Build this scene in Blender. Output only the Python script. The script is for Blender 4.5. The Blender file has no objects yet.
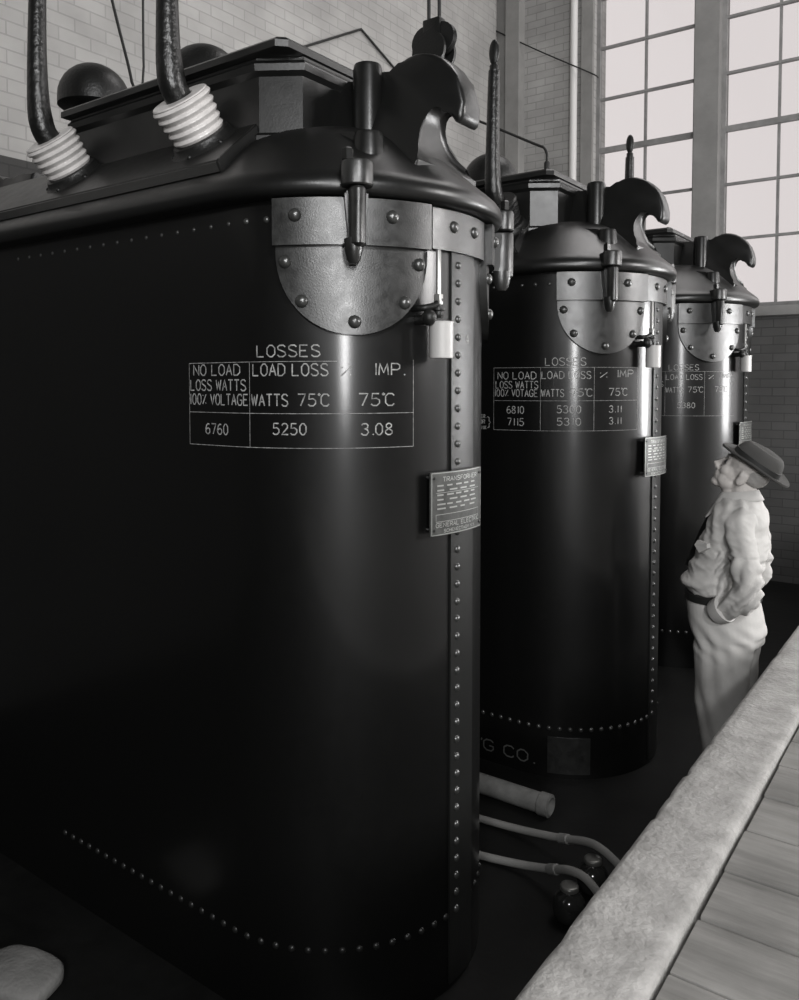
import bpy, bmesh, math, random
from mathutils import Vector, Matrix, noise
random.seed(7)
PI = math.pi
sc = bpy.context.scene
COL = sc.collection

# ------------------------------------------------------------------ camera, light, exposure
cam_d = bpy.data.cameras.new('camera')
cam = bpy.data.objects.new('camera', cam_d); COL.objects.link(cam)
cam.location = (0, 0, 1.2)
cam.rotation_euler = (math.radians(90 - 2.4995), 0, math.radians(35.8295))
cam_d.sensor_width = 36
cam_d.lens = 807.745 / 1000 * 36
cam_d.shift_y = -0.08265
cam_d.clip_start = 0.02
sc.camera = cam
sc.view_settings.view_transform = 'Standard'
sc.view_settings.look = 'None'
sc.view_settings.gamma = 1
sc.view_settings.use_curve_mapping = False
sc.view_settings.exposure = 0.0

world = bpy.data.worlds.new('overcast_sky'); sc.world = world
world.use_nodes = True
wb = world.node_tree.nodes['Background']
wb.inputs[0].default_value = (1.0, 0.93, 0.925, 1)
wb.inputs[1].default_value = 0.83


def area_light(name, loc, target, sx, sy, power, color=(1, 1, 1), shape='RECTANGLE'):
    d = bpy.data.lights.new(name, 'AREA'); d.shape = shape
    d.size = sx; d.size_y = sy; d.energy = power; d.color = color
    o = bpy.data.objects.new(name, d); COL.objects.link(o)
    o.location = loc
    o.rotation_euler = (Vector(target) - Vector(loc)).to_track_quat('-Z', 'Y').to_euler()
    return o


# photographer's floods behind the camera, and the daylight of the hall's other windows
area_light('flood_lamp', (3.1, -2.7, 1.9), (-1.5, 3.2, 1.0), 0.5, 1.7, 215)
area_light('flood_lamp', (3.3, -1.5, 4.5), (-1.3, 3.4, .8), 0.7, 0.7, 190)
area_light('flood_lamp', (.8, -2.2, 2.9), (-1.0, 4.2, .3), 0.4, 0.4, 75)
for x0, w, p in ((-.30, 1.0, 25), (1.15, 1.0, 30), (2.6, 1.0, 35), (4.05, 1.0, 40), (6.35, 2.7, 60)):
    area_light('window_daylight', (x0, 8.9, 4.35), (x0 - .6, 0, 2.9), w, 4.2, p, (1, .98, .97))
area_light('low_glare_fill', (3.0, 8.9, 1.0), (2.2, 0, 1.0), 2.8, 1.8, 15, (1, .98, .97))  # unseen low panel, added for glare on the tanks' sides
area_light('window_daylight', (7.95, 6.2, 3.6), (0, 5.0, 1.6), 2.0, 2.5, 560, (1, .98, .97))
area_light('flood_lamp', (1.5, 6.9, 1.3), (-1.5, 5.2, 1.05), 0.75, 1.3, 120)
area_light('skylight_daylight', (-.8, 6.4, 7.95), (-.8, 6.4, 0), 3.2, 3.6, 130, (1, .98, .97))

# ------------------------------------------------------------------ materials


def mat(name, col, rough=.5, metal=0, spec=.5, bump=0, bscale=60, var=0, vscale=6, rvar=0, col2=None, detail=6, coat=0, coat_r=.2):
    m = bpy.data.materials.new(name); m.use_nodes = True
    nt = m.node_tree; b = nt.nodes['Principled BSDF']
    b.inputs['Coat Roughness'].default_value = coat_r
    if not isinstance(col, tuple): col = (col, col, col)
    b.inputs['Base Color'].default_value = (*col, 1)
    b.inputs['Roughness'].default_value = rough
    b.inputs['Metallic'].default_value = metal
    b.inputs['Specular IOR Level'].default_value = spec
    b.inputs['Coat Weight'].default_value = coat
    tc = nt.nodes.new('ShaderNodeTexCoord')
    if var or rvar or col2:
        n = nt.nodes.new('ShaderNodeTexNoise'); n.inputs['Scale'].default_value = vscale
        n.inputs['Detail'].default_value = detail; n.inputs['Roughness'].default_value = .65
        nt.links.new(tc.outputs['Object'], n.inputs['Vector'])
        if var or col2:
            r = nt.nodes.new('ShaderNodeValToRGB')
            c2 = col2 if col2 else tuple(min(1, c * (1 + var)) for c in col)
            c1 = col if col2 else tuple(c * (1 - var) for c in col)
            r.color_ramp.elements[0].position = .35; r.color_ramp.elements[1].position = .68
            r.color_ramp.elements[0].color = (*c1, 1); r.color_ramp.elements[1].color = (*c2, 1)
            nt.links.new(n.outputs[0], r.inputs[0]); nt.links.new(r.outputs[0], b.inputs['Base Color'])
        if rvar:
            mr = nt.nodes.new('ShaderNodeMapRange')
            mr.inputs[1].default_value = .3; mr.inputs[2].default_value = .7
            mr.inputs[3].default_value = rough - rvar; mr.inputs[4].default_value = rough + rvar
            nt.links.new(n.outputs[0], mr.inputs[0]); nt.links.new(mr.outputs[0], b.inputs['Roughness'])
    if bump:
        n2 = nt.nodes.new('ShaderNodeTexNoise'); n2.inputs['Scale'].default_value = bscale
        n2.inputs['Detail'].default_value = 5
        bp = nt.nodes.new('ShaderNodeBump'); bp.inputs['Strength'].default_value = bump
        bp.inputs['Distance'].default_value = .01
        nt.links.new(tc.outputs['Object'], n2.inputs['Vector'])
        nt.links.new(n2.outputs[0], bp.inputs['Height']); nt.links.new(bp.outputs[0], b.inputs['Normal'])
    return m


def brick_mat(name, c1, c2, mortar, w=.21, h=.075, axis='Y', bumpy=.35, rough=.75):
    m = mat(name, c1, rough); nt = m.node_tree; b = nt.nodes['Principled BSDF']
    tc = nt.nodes.new('ShaderNodeTexCoord'); sp = nt.nodes.new('ShaderNodeSeparateXYZ'); cb = nt.nodes.new('ShaderNodeCombineXYZ')
    nt.links.new(tc.outputs['Object'], sp.inputs[0])
    nt.links.new(sp.outputs[axis], cb.inputs['X']); nt.links.new(sp.outputs['Z'], cb.inputs['Y'])
    br = nt.nodes.new('ShaderNodeTexBrick'); br.inputs['Scale'].default_value = 1
    br.inputs['Brick Width'].default_value = w; br.inputs['Row Height'].default_value = h
    br.inputs['Mortar Size'].default_value = .006; br.inputs['Mortar Smooth'].default_value = .3
    br.inputs['Color1'].default_value = (*c1, 1); br.inputs['Color2'].default_value = (*c2, 1); br.inputs['Mortar'].default_value = (*mortar, 1)
    nt.links.new(cb.outputs[0], br.inputs['Vector'])
    n = nt.nodes.new('ShaderNodeTexNoise'); n.inputs['Scale'].default_value = 1.6; n.inputs['Detail'].default_value = 8
    nt.links.new(tc.outputs['Object'], n.inputs['Vector'])
    mr = nt.nodes.new('ShaderNodeMapRange'); mr.inputs[1].default_value = .3; mr.inputs[2].default_value = .7
    mr.inputs[3].default_value = .72; mr.inputs[4].default_value = 1.1
    nt.links.new(n.outputs[0], mr.inputs[0])
    mx = nt.nodes.new('ShaderNodeMix'); mx.data_type = 'RGBA'; mx.blend_type = 'MULTIPLY'; mx.inputs[0].default_value = 1
    nt.links.new(br.outputs[0], mx.inputs[6]); nt.links.new(mr.outputs[0], mx.inputs[7]); nt.links.new(mx.outputs[2], b.inputs['Base Color'])
    bp = nt.nodes.new('ShaderNodeBump'); bp.inputs['Strength'].default_value = bumpy; bp.inputs['Distance'].default_value = .006
    inv = nt.nodes.new('ShaderNodeMath'); inv.operation = 'SUBTRACT'; inv.inputs[0].default_value = 1
    nt.links.new(br.outputs['Fac'], inv.inputs[1]); nt.links.new(inv.outputs[0], bp.inputs['Height']); nt.links.new(bp.outputs[0], b.inputs['Normal'])
    return m


def glass_mat():
    m = bpy.data.materials.new('window_glass'); m.use_nodes = True; nt = m.node_tree; nt.nodes.clear()
    out = nt.nodes.new('ShaderNodeOutputMaterial'); mx = nt.nodes.new('ShaderNodeMixShader')
    tr = nt.nodes.new('ShaderNodeBsdfTransparent'); gl = nt.nodes.new('ShaderNodeBsdfGlossy'); gl.inputs['Roughness'].default_value = .08
    mx.inputs[0].default_value = .04
    tr.inputs[0].default_value = (.96, .96, .96, 1)
    nt.links.new(tr.outputs[0], mx.inputs[1]); nt.links.new(gl.outputs[0], mx.inputs[2]); nt.links.new(mx.outputs[0], out.inputs[0])
    return m


G = lambda v: (v * 1.0, v * 1.02, v * .98)
M = {}
M['tank'] = mat('black_tank_enamel', G(.003), .40, spec=.2, bump=.05, bscale=500, rvar=.03, vscale=30, coat=.6, coat_r=.18)
M['cover'] = mat('black_cover_paint', G(.006), .33, spec=.55, bump=.03, bscale=120, rvar=.04, vscale=14)
M['cast'] = mat('rough_cast_paint', G(.012), .36, spec=.85, bump=.07, bscale=200, rvar=.06, vscale=26, var=.35)
M['strap'] = mat('strap_steel_paint', G(.010), .38, spec=.4, bump=.08, bscale=260)
M['rivet'] = mat('rivet_paint', G(.03), .3, spec=.9)
M['chalk'] = mat('white_chalk_paint', (.27, .27, .265), .9, spec=.1, var=.5, vscale=60)
M['plate'] = mat('nameplate_metal', G(.065), .42, metal=.55, bump=.1, bscale=200, var=.3, vscale=25)
M['plate_raised'] = mat('nameplate_raised', G(.3), .4, metal=.6)
M['brass'] = mat('valve_metal', (.35, .35, .34), .35, metal=.7)
M['can'] = mat('tin_can', (.62, .61, .6), .4, metal=.35, bump=.05)
M['porcelain'] = mat('porcelain', (.54, .522, .51), .28, spec=.6, var=.12, vscale=18)
M['rubber'] = mat('black_rubber', G(.006), .33, spec=.55, bump=.4, bscale=45)
M['dark'] = mat('dark_iron', G(.008), .4, spec=.4, bump=.2, bscale=80)
M['concrete'] = mat('rough_concrete', (.235, .23, .221), .85, spec=.25, bump=.55, bscale=55, col2=(.37, .362, .35), vscale=10, detail=12)
M['plank'] = mat('worn_planks', (.26, .255, .245), .8, spec=.2)
nt_ = M['plank'].node_tree; b_ = nt_.nodes['Principled BSDF']
tc_ = nt_.nodes.new('ShaderNodeTexCoord'); mp_ = nt_.nodes.new('ShaderNodeMapping'); mp_.inputs['Scale'].default_value = (1.1, 11, 8)
n1_ = nt_.nodes.new('ShaderNodeTexNoise'); n1_.inputs['Scale'].default_value = 1.6; n1_.inputs['Detail'].default_value = 9; n1_.inputs['Roughness'].default_value = .7
n2_ = nt_.nodes.new('ShaderNodeTexNoise'); n2_.inputs['Scale'].default_value = 3.5; n2_.inputs['Detail'].default_value = 6
ad_ = nt_.nodes.new('ShaderNodeMix'); ad_.inputs[0].default_value = .45
rm_ = nt_.nodes.new('ShaderNodeValToRGB'); rm_.color_ramp.elements[0].position = .36; rm_.color_ramp.elements[1].position = .64
rm_.color_ramp.elements[0].color = (.14, .137, .13, 1); rm_.color_ramp.elements[1].color = (.30, .293, .28, 1)
bp_ = nt_.nodes.new('ShaderNodeBump'); bp_.inputs['Strength'].default_value = .5; bp_.inputs['Distance'].default_value = .006
for x_, y_ in ((tc_.outputs['Object'], mp_.inputs[0]), (mp_.outputs[0], n1_.inputs['Vector']), (tc_.outputs['Object'], n2_.inputs['Vector']), (n1_.outputs[0], ad_.inputs[2]), (n2_.outputs[0], ad_.inputs[3]),
               (ad_.outputs[0], rm_.inputs[0]), (rm_.outputs[0], b_.inputs['Base Color']), (n1_.outputs[0], bp_.inputs['Height']), (bp_.outputs[0], b_.inputs['Normal'])): nt_.links.new(x_, y_)
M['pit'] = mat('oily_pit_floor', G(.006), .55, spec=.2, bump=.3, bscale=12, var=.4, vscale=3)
M['hose'] = mat('canvas_hose', (.22, .218, .21), .7, spec=.3, bump=.25, bscale=200)
M['pipe'] = mat('grey_pipe', (.17, .17, .164), .55, bump=.2, bscale=60, var=.25, vscale=10)
M['jar'] = mat('dark_glazed_jar', G(.02), .13, spec=.7)
M['jarcap'] = mat('jar_cap', (.2, .2, .19), .3, metal=.6)
M['steel'] = mat('window_steel', (.2, .198, .195), .6, var=.2)  # lightened to stand in for halation against the bright panes
M['pier'] = mat('grey_pier_plaster', (.2, .198, .193), .85, bump=.15, bscale=30, var=.12, vscale=3)
M['brick_light'] = brick_mat('whitewashed_brick', (.37, .363, .352), (.34, .333, .323), (.29, .285, .277), w=.235, h=.088, axis='Y')
M['brick_grey'] = brick_mat('grey_painted_brick', (.36, .355, .345), (.33, .325, .316), (.25, .247, .24), w=.235, h=.088, axis='X')
M['brick_dark'] = brick_mat('dark_brick', (.062, .061, .06), (.05, .0495, .048), (.036, .0355, .035), w=.235, h=.088, axis='X')
M['brick_lower'] = brick_mat('darkened_lower_brick', (.045, .044, .043), (.038, .037, .036), (.03, .03, .029), w=.235, h=.088, axis='Y')  # lower left wall darkened so the flat tank side mirrors no brightness
M['letter'] = mat('worn_letter_paint', G(.06), .5, spec=.6)
M['plain'] = mat('dull_plaster', (.22, .217, .21), .9, var=.15, vscale=2)
M['dark_plaster'] = mat('darkened_plaster', (.04, .039, .038), .9, var=.2, vscale=2)  # unseen plaster darkened to keep the tanks' reflections black
M['whitepipe'] = mat('white_downpipe', (.62, .61, .6), .5)
M['glass'] = glass_mat()
M['wire'] = mat('black_wire', G(.01), .6)
M['shirt'] = mat('khaki_shirt', (.44, .431, .418), .85, spec=.15, bump=.12, bscale=240, var=.06, vscale=9)
M['trousers'] = mat('pale_trousers', (.44, .431, .418), .85, spec=.15, bump=.12, bscale=240, var=.06, vscale=9)
M['skin'] = mat('skin', (.47, .445, .425), .5, spec=.35, bump=.1, bscale=160, var=.1, vscale=30)
M['hat'] = mat('felt_hat', (.065, .064, .062), .9, spec=.15, bump=.1, bscale=200)
M['hatband'] = mat('hat_band', G(.012), .6)
M['tie'] = mat('dark_tie', G(.013), .7)
M['leather'] = mat('black_leather', G(.015), .4)
M['hair'] = mat('grey_hair', (.30, .29, .28), .7, bump=.6, bscale=200)
M['eye'] = mat('eye', (.05, .05, .05), .2)
M['canvas'] = mat('grey_canvas', (.16, .158, .153), .9, bump=.4, bscale=40, var=.2)

# ------------------------------------------------------------------ mesh helpers


def finish(bm, smooth=None):
    bmesh.ops.recalc_face_normals(bm, faces=bm.faces[:])
    if smooth is not None:
        for f in bm.faces: f.smooth = True
        for e in bm.edges:
            if len(e.link_faces) == 2 and e.calc_face_angle(0) > math.radians(smooth): e.smooth = False


def obj(name, bm, m, parent=None, smooth=35, off=None, label=None):
    if off is not None: bmesh.ops.translate(bm, verts=bm.verts[:], vec=off)
    finish(bm, smooth)
    me = bpy.data.meshes.new(name); bm.to_mesh(me); bm.free()
    me.materials.append(m)
    o = bpy.data.objects.new(name, me); COL.objects.link(o)
    if parent: o.parent = parent
    if label: o['label'] = label
    return o


def thing(name, label, cat, loc=(0, 0, 0), group=None):
    o = bpy.data.objects.new(name, None); COL.objects.link(o)
    o.location = loc; o.empty_display_size = .1
    return tag(o, label, cat, group)


def tag(o, label, cat, group=None):
    o['label'] = label; o['category'] = cat
    if group: o['group'] = group
    return o


def struct(o):
    o['kind'] = 'structure'; return o


def origin_to(o, p):
    """move a mesh object's origin to p without moving its geometry"""
    o.data.transform(Matrix.Translation(-Vector(p))); o.location = p
    return o


def modifier_mesh(o, *mods):
    for kind, kw in mods:
        md = o.modifiers.new(kind.lower(), kind)
        for k, v in kw.items(): setattr(md, k, v)
    dg = bpy.context.evaluated_depsgraph_get(); dg.update()
    me = bpy.data.meshes.new_from_object(o.evaluated_get(dg))
    o.modifiers.clear(); old = o.data; o.data = me; me.name = old.name
    bpy.data.meshes.remove(old)
    return o


def box(bm, a, b, bev=0):
    vs = [bm.verts.new((x, y, z)) for x in (a[0], b[0]) for y in (a[1], b[1]) for z in (a[2], b[2])]
    fs = [bm.faces.new([vs[i] for i in q]) for q in ((0, 1, 3, 2), (4, 6, 7, 5), (0, 4, 5, 1), (2, 3, 7, 6), (0, 2, 6, 4), (1, 5, 7, 3))]
    if bev:
        es = list({e for f in fs for e in f.edges})
        bmesh.ops.bevel(bm, geom=es, offset=bev, segments=2, profile=.5, affect='EDGES')


def frame_of(d):
    d = Vector(d).normalized()
    u = d.cross(Vector((0, 0, 1)))
    if u.length < 1e-3: u = d.cross(Vector((0, 1, 0)))
    u.normalize(); return u, d.cross(u).normalized() * -1, d


def loft(bm, rings, cap=True, closed=True):
    vr = [[bm.verts.new(p) for p in r] for r in rings]
    n = len(vr[0])
    for a, b in zip(vr, vr[1:]):
        for i in range(n if closed else n - 1):
            j = (i + 1) % n
            bm.faces.new((a[i], a[j], b[j], b[i]))
    if cap and closed:
        bm.faces.new(vr[0][::-1]); bm.faces.new(vr[-1])
    return vr


def lathe(bm, c, axis, prof, n=24):
    """prof: (radius, distance along the axis)"""
    u, v, d = frame_of(axis); c = Vector(c)
    loft(bm, [[c + d * h + (u * math.cos(2 * PI * i / n) + v * math.sin(2 * PI * i / n)) * max(r, 1e-4) for i in range(n)] for r, h in prof])


def smooth_path(pts, sub=6):
    pts = [Vector(p) for p in pts]; out = []
    for i in range(len(pts) - 1):
        p0 = pts[max(i - 1, 0)]; p1 = pts[i]; p2 = pts[i + 1]; p3 = pts[min(i + 2, len(pts) - 1)]
        for k in range(sub):
            t = k / sub
            out.append(.5 * ((2 * p1) + (-p0 + p2) * t + (2 * p0 - 5 * p1 + 4 * p2 - p3) * t * t + (-p0 + 3 * p1 - 3 * p2 + p3) * t ** 3))
    out.append(pts[-1]); return out


def tube(bm, pts, r, n=12, sub=6):
    P = smooth_path(pts, sub) if len(pts) > 2 else [Vector(p) for p in pts]
    rings = []; up = None
    for i, p in enumerate(P):
        d = (P[min(i + 1, len(P) - 1)] - P[max(i - 1, 0)]).normalized()
        if up is None:
            u = frame_of(d)[0]
        else:
            u = (up - d * up.dot(d)).normalized()
        up = u; v = d.cross(u)
        rr = r(i / (len(P) - 1)) if callable(r) else r
        rings.append([p + (u * math.cos(2 * PI * k / n) + v * math.sin(2 * PI * k / n)) * rr for k in range(n)])
    loft(bm, rings)


def dome(bm, p, nrm, r, h=None, n=10):
    h = h or r * .75
    lathe(bm, Vector(p) - Vector(nrm).normalized() * .003, nrm, [(r, 0), (r * 1.0, .003), (r * .93, h * .45), (r * .72, h * .75), (r * .38, h * .95), (.0005, h)], n)


def domes(name, items, m, parent, n=10, off=None):
    """one small domed head per item (point, normal, radius, height), each an object of its own sharing one mesh"""
    out = []; me = {}
    for p, d, r, h in items:
        key = (r, h)
        if key not in me:
            bm = bmesh.new(); dome(bm, (0, 0, 0), (0, 0, 1), r, h, n); finish(bm, 60)
            me[key] = bpy.data.meshes.new(name); bm.to_mesh(me[key]); bm.free(); me[key].materials.append(m)
        o = bpy.data.objects.new(name, me[key]); COL.objects.link(o)
        o.location = Vector(p) + Vector(off or (0, 0, 0)); o.rotation_euler = Vector(d).to_track_quat('Z', 'Y').to_euler()
        if parent: o.parent = parent
        out.append(o)
    return out


def ellipsoid(bm, c, r, rot=None, n=20, m=12):
    rings = []
    for j in range(m + 1):
        t = PI * j / m
        rings.append([Vector((r[0] * math.sin(t) * math.cos(2 * PI * i / n), r[1] * math.sin(t) * math.sin(2 * PI * i / n), r[2] * math.cos(t))) for i in range(n)])
    rings[0] = [Vector((1e-4 * math.cos(2 * PI * i / n), 1e-4 * math.sin(2 * PI * i / n), r[2])) for i in range(n)]
    rings[-1] = [Vector((1e-4 * math.cos(2 * PI * i / n), 1e-4 * math.sin(2 * PI * i / n), -r[2])) for i in range(n)]
    c = Vector(c)
    loft(bm, [[c + ((rot @ p) if rot else p) for p in rg] for rg in rings])


def capsule(bm, a, b, ra, rb, n=16):
    a = Vector(a); b = Vector(b); L = (b - a).length
    prof = [(ra * math.sin(t), -ra * math.cos(t)) for t in [k * PI / 8 for k in range(5)]]
    prof += [(rb * math.cos(t), L + rb * math.sin(t)) for t in [k * PI / 8 for k in range(5)]]
    lathe(bm, a, b - a, prof, n)


def prism(bm, outline, y0, y1):
    """outline in XZ pushed along Y"""
    a = [bm.verts.new((x, y0, z)) for x, z in outline]; b = [bm.verts.new((x, y1, z)) for x, z in outline]
    n = len(a)
    bm.faces.new(a); bm.faces.new(b[::-1])
    for i in range(n): bm.faces.new((a[i], b[i], b[(i + 1) % n], a[(i + 1) % n]))


# ------------------------------------------------------------------ the hall
PIT = -.86
WX, WY = -4.95, 9.0
RX, BY, CEIL = 8.0, -6.0, 8.0


def plain_box(name, a, b, m, bev=0):
    bm = bmesh.new(); box(bm, a, b, bev); return struct(obj(name, bm, m, smooth=None if not bev else 35))


plain_box('wall_left', (WX - .3, BY, 2.6), (WX, WY + .4, CEIL), M['brick_light'])
plain_box('wall_left_lower', (WX - .3, BY, PIT - .2), (WX, WY + .4, 2.6), M['brick_lower'])
bm = bmesh.new()
for q0, q1 in (((BY, -.3), (WY + .4, 2.3)), ((BY, 4.9), (WY + .4, CEIL)), ((BY, 2.3), (5.15, 4.9)), ((7.25, 2.3), (WY + .4, 4.9))):
    box(bm, (RX, *q0), (RX + .3, *q1))
struct(obj('wall_right', bm, M['plain'], smooth=None))
bm = bmesh.new()
for y in (5.15, 5.65, 6.18, 6.71, 7.21): box(bm, (RX + .08, y, 2.3), (RX + .13, y + .04, 4.9))
for z in (2.3, 2.93, 3.57, 4.21, 4.86): box(bm, (RX + .08, 5.15, z), (RX + .13, 7.25, z + .04))
w = struct(obj('window_8', bm, M['steel'], smooth=None))
bm = bmesh.new(); box(bm, (RX + .10, 5.16, 2.31), (RX + .108, 7.24, 4.89)); obj('pane', bm, M['glass'], w, smooth=None)
plain_box('wall_front', (WX - .3, BY - .3, PIT - .2), (RX + .3, BY, CEIL), M['dark_plaster'])
bm = bmesh.new()
for q0, q1 in (((WX - .3, BY - .3), (-2.6, WY + .4)), ((1.0, BY - .3), (RX + .3, WY + .4)), ((-2.6, BY - .3), (1.0, 4.4)), ((-2.6, 8.4), (1.0, WY + .4))):
    box(bm, (*q0, CEIL), (*q1, CEIL + .2))
struct(obj('ceiling', bm, M['dark_plaster'], smooth=None))
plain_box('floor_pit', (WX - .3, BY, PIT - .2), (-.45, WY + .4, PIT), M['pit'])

# window wall: piers, sill wall and head around the openings
SILL, HEAD = 1.98, 6.6
openings = [(-3.73, -2.58), (-2.33, -1.2), (-.85, .25), (.6, 1.7), (2.05, 3.15), (3.5, 4.6), (4.95, 7.75)]
bm = bmesh.new()
box(bm, (WX, WY, SILL), (openings[0][0], WY + .35, HEAD))
box(bm, (WX, WY, HEAD), (RX, WY + .35, CEIL))
struct(obj('wall_back', bm, M['brick_grey'], smooth=None))
bm = bmesh.new()
box(bm, (WX, WY, PIT - .2), (1.5, WY + .35, SILL)); box(bm, (4.5, WY, PIT - .2), (RX, WY + .35, SILL))
struct(obj('wall_back_lower', bm, M['brick_dark'], smooth=None))
bm = bmesh.new()
for (a, b), (c, d) in zip(openings, openings[1:] + [(RX, RX)]):
    box(bm, (b, WY - .06, SILL), (c, WY + .35, HEAD))
struct(obj('wall_back_piers', bm, M['pier'], smooth=None))
bm = bmesh.new()
for x0, x1, dy in ((-4.95, -4.83, .10), (-4.80, -4.62, .16), (-3.93 + .06, -3.73, .05)):
    box(bm, (x0, WY - dy, SILL), (x1, WY, HEAD))
struct(obj('trim_1', bm, M['plain'], smooth=None))
bm = bmesh.new(); box(bm, (WX, WY - .07, SILL - .1), (RX, WY + .1, SILL), .01)
struct(obj('trim_2', bm, M['pier']))

for k, (a, b) in enumerate(openings):
    yb = WY + .10
    bm = bmesh.new()
    for x0, x1 in ((a, a + .045), (b - .045, b)): box(bm, (x0, yb - .03, SILL), (x1, yb + .03, HEAD))
    for z0, z1 in ((SILL, SILL + .05), (HEAD - .05, HEAD)): box(bm, (a, yb - .03, z0), (b, yb + .03, z1))
    mid = (a + b) / 2
    box(bm, (mid - .012, yb - .02, SILL), (mid + .012, yb + .02, HEAD))
    z = 2.135; i = 0
    while z < HEAD - .1:
        t = .03 if i in (3, 6) else .0125
        if i > 0: box(bm, (a, yb - .025, z - t), (b, yb + .025, z + t))
        z += .583; i += 1
    w = struct(obj('window_%d' % (k + 1), bm, M['steel'], smooth=None))
    bm = bmesh.new(); box(bm, (a + .02, yb - .004, SILL + .02), (b - .02, yb + .004, HEAD - .02))
    obj('pane', bm, M['glass'], w, smooth=None)

# kerb round the pit: cast concrete with chipped arrises
KX0, KX1 = -.719, -.504
bm = bmesh.new()
ys = [BY + (WY - BY) * i / 560 for i in range(561)]
sec = [(KX0, PIT), (KX0, -.30), (KX0, -.08), (KX0, -.022), (KX0 + .007, -.007), (KX0 + .022, 0), (KX0 + .06, 0), (KX0 + .11, 0), (KX0 + .16, 0), (KX1 - .03, 0), (KX1 - .01, -.002), (KX1 - .002, -.01), (KX1, -.04), (KX1, PIT)]
rings = []
for y in ys:
    r = []
    for j, (x, z) in enumerate(sec):
        q = Vector((x * 4, y * 4, z * 4))
        n1 = noise.noise(q * 1.3) * .004
        dx = dz = 0
        if 2 <= j <= 5:
            chip = max(0, noise.noise(Vector((3.1, y * 11, 1))) + .45 * noise.noise(Vector((9, y * 23, 4))) - .14) * .010
            dx = chip * (1 if j < 5 else .4); dz = -chip * (.9 if j > 2 else .1)
        if 9 <= j <= 11:
            chip = max(0, noise.noise(Vector((7.7, y * 8, 2))) - .1) * .010
            dx = -chip; dz = -chip * .5
        r.append((x + dx + n1 * (1 if j in (1, 2, 3) else 0), y, z + dz + (n1 if 4 <= j <= 9 else 0)))
    rings.append(r)
loft(bm, rings)
struct(obj('trim_3', bm, M['concrete'], smooth=50))

# plank floor beside the kerb
bm = bmesh.new()
y = BY; i = 0
while y < WY:
    w = .205 + .03 * random.random()
    dz = random.uniform(-.006, .0)
    box(bm, (KX1 + .006 + random.random() * .006, y + .005, -.05 + dz), (RX, y + w - .005, -.012 + dz), .004)
    y += w; i += 1
box(bm, (KX1, BY, -.3), (RX, WY, -.056))
struct(obj('floor', bm, M['plank'], smooth=30))

# ------------------------------------------------------------------ transformer tanks
A, R0, Y1, S = -1.95, .532, 2.308, 2.006
L = 1.95
Z0 = -PIT     # tank meshes are written in hall heights, then lifted so that the empty sits at the base
OFF = (0, 0, Z0)


def ring(rho, z, n=40, m=10):
    """racetrack outline: round right end about x=0, round left end about x=-L"""
    p = [(rho * math.cos(t), rho * math.sin(t), z) for t in [-PI / 2 + PI * i / n for i in range(n + 1)]]
    p += [(-L * i / m, rho, z) for i in range(1, m)]
    p += [(-L + rho * math.cos(t), rho * math.sin(t), z) for t in [PI / 2 + PI * i / n for i in range(n + 1)]]
    p += [(-L + L * i / m, -rho, z) for i in range(1, m)]
    return p


def surf(phi, z, off=0):
    """point on the tank wall; phi in degrees, running on along the flat side below -90"""
    r = R0 + off
    if phi < -90: return Vector((-(-phi - 90) * PI / 180 * R0, -r, z))
    t = math.radians(phi); return Vector((r * math.cos(t), r * math.sin(t), z))


def nrm(phi):
    if phi < -90: return Vector((0, -1, 0))
    t = math.radians(phi); return Vector((math.cos(t), math.sin(t), 0))


def patch(bm, outline_fn, z0, z1, base, top, nz=1, nphi=12):
    """raised plate on the round end. outline_fn(z) -> (phi0, phi1)"""
    rings = []
    for i in range(nz + 1):
        z = z0 + (z1 - z0) * i / nz; a, b = outline_fn(z)
        row = [surf(a + (b - a) * k / nphi, z, top) for k in range(nphi + 1)]
        back = [surf(b + (a - b) * k / nphi, z, base) for k in range(nphi + 1)]
        rings.append(row + back)
    loft(bm, rings)


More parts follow.
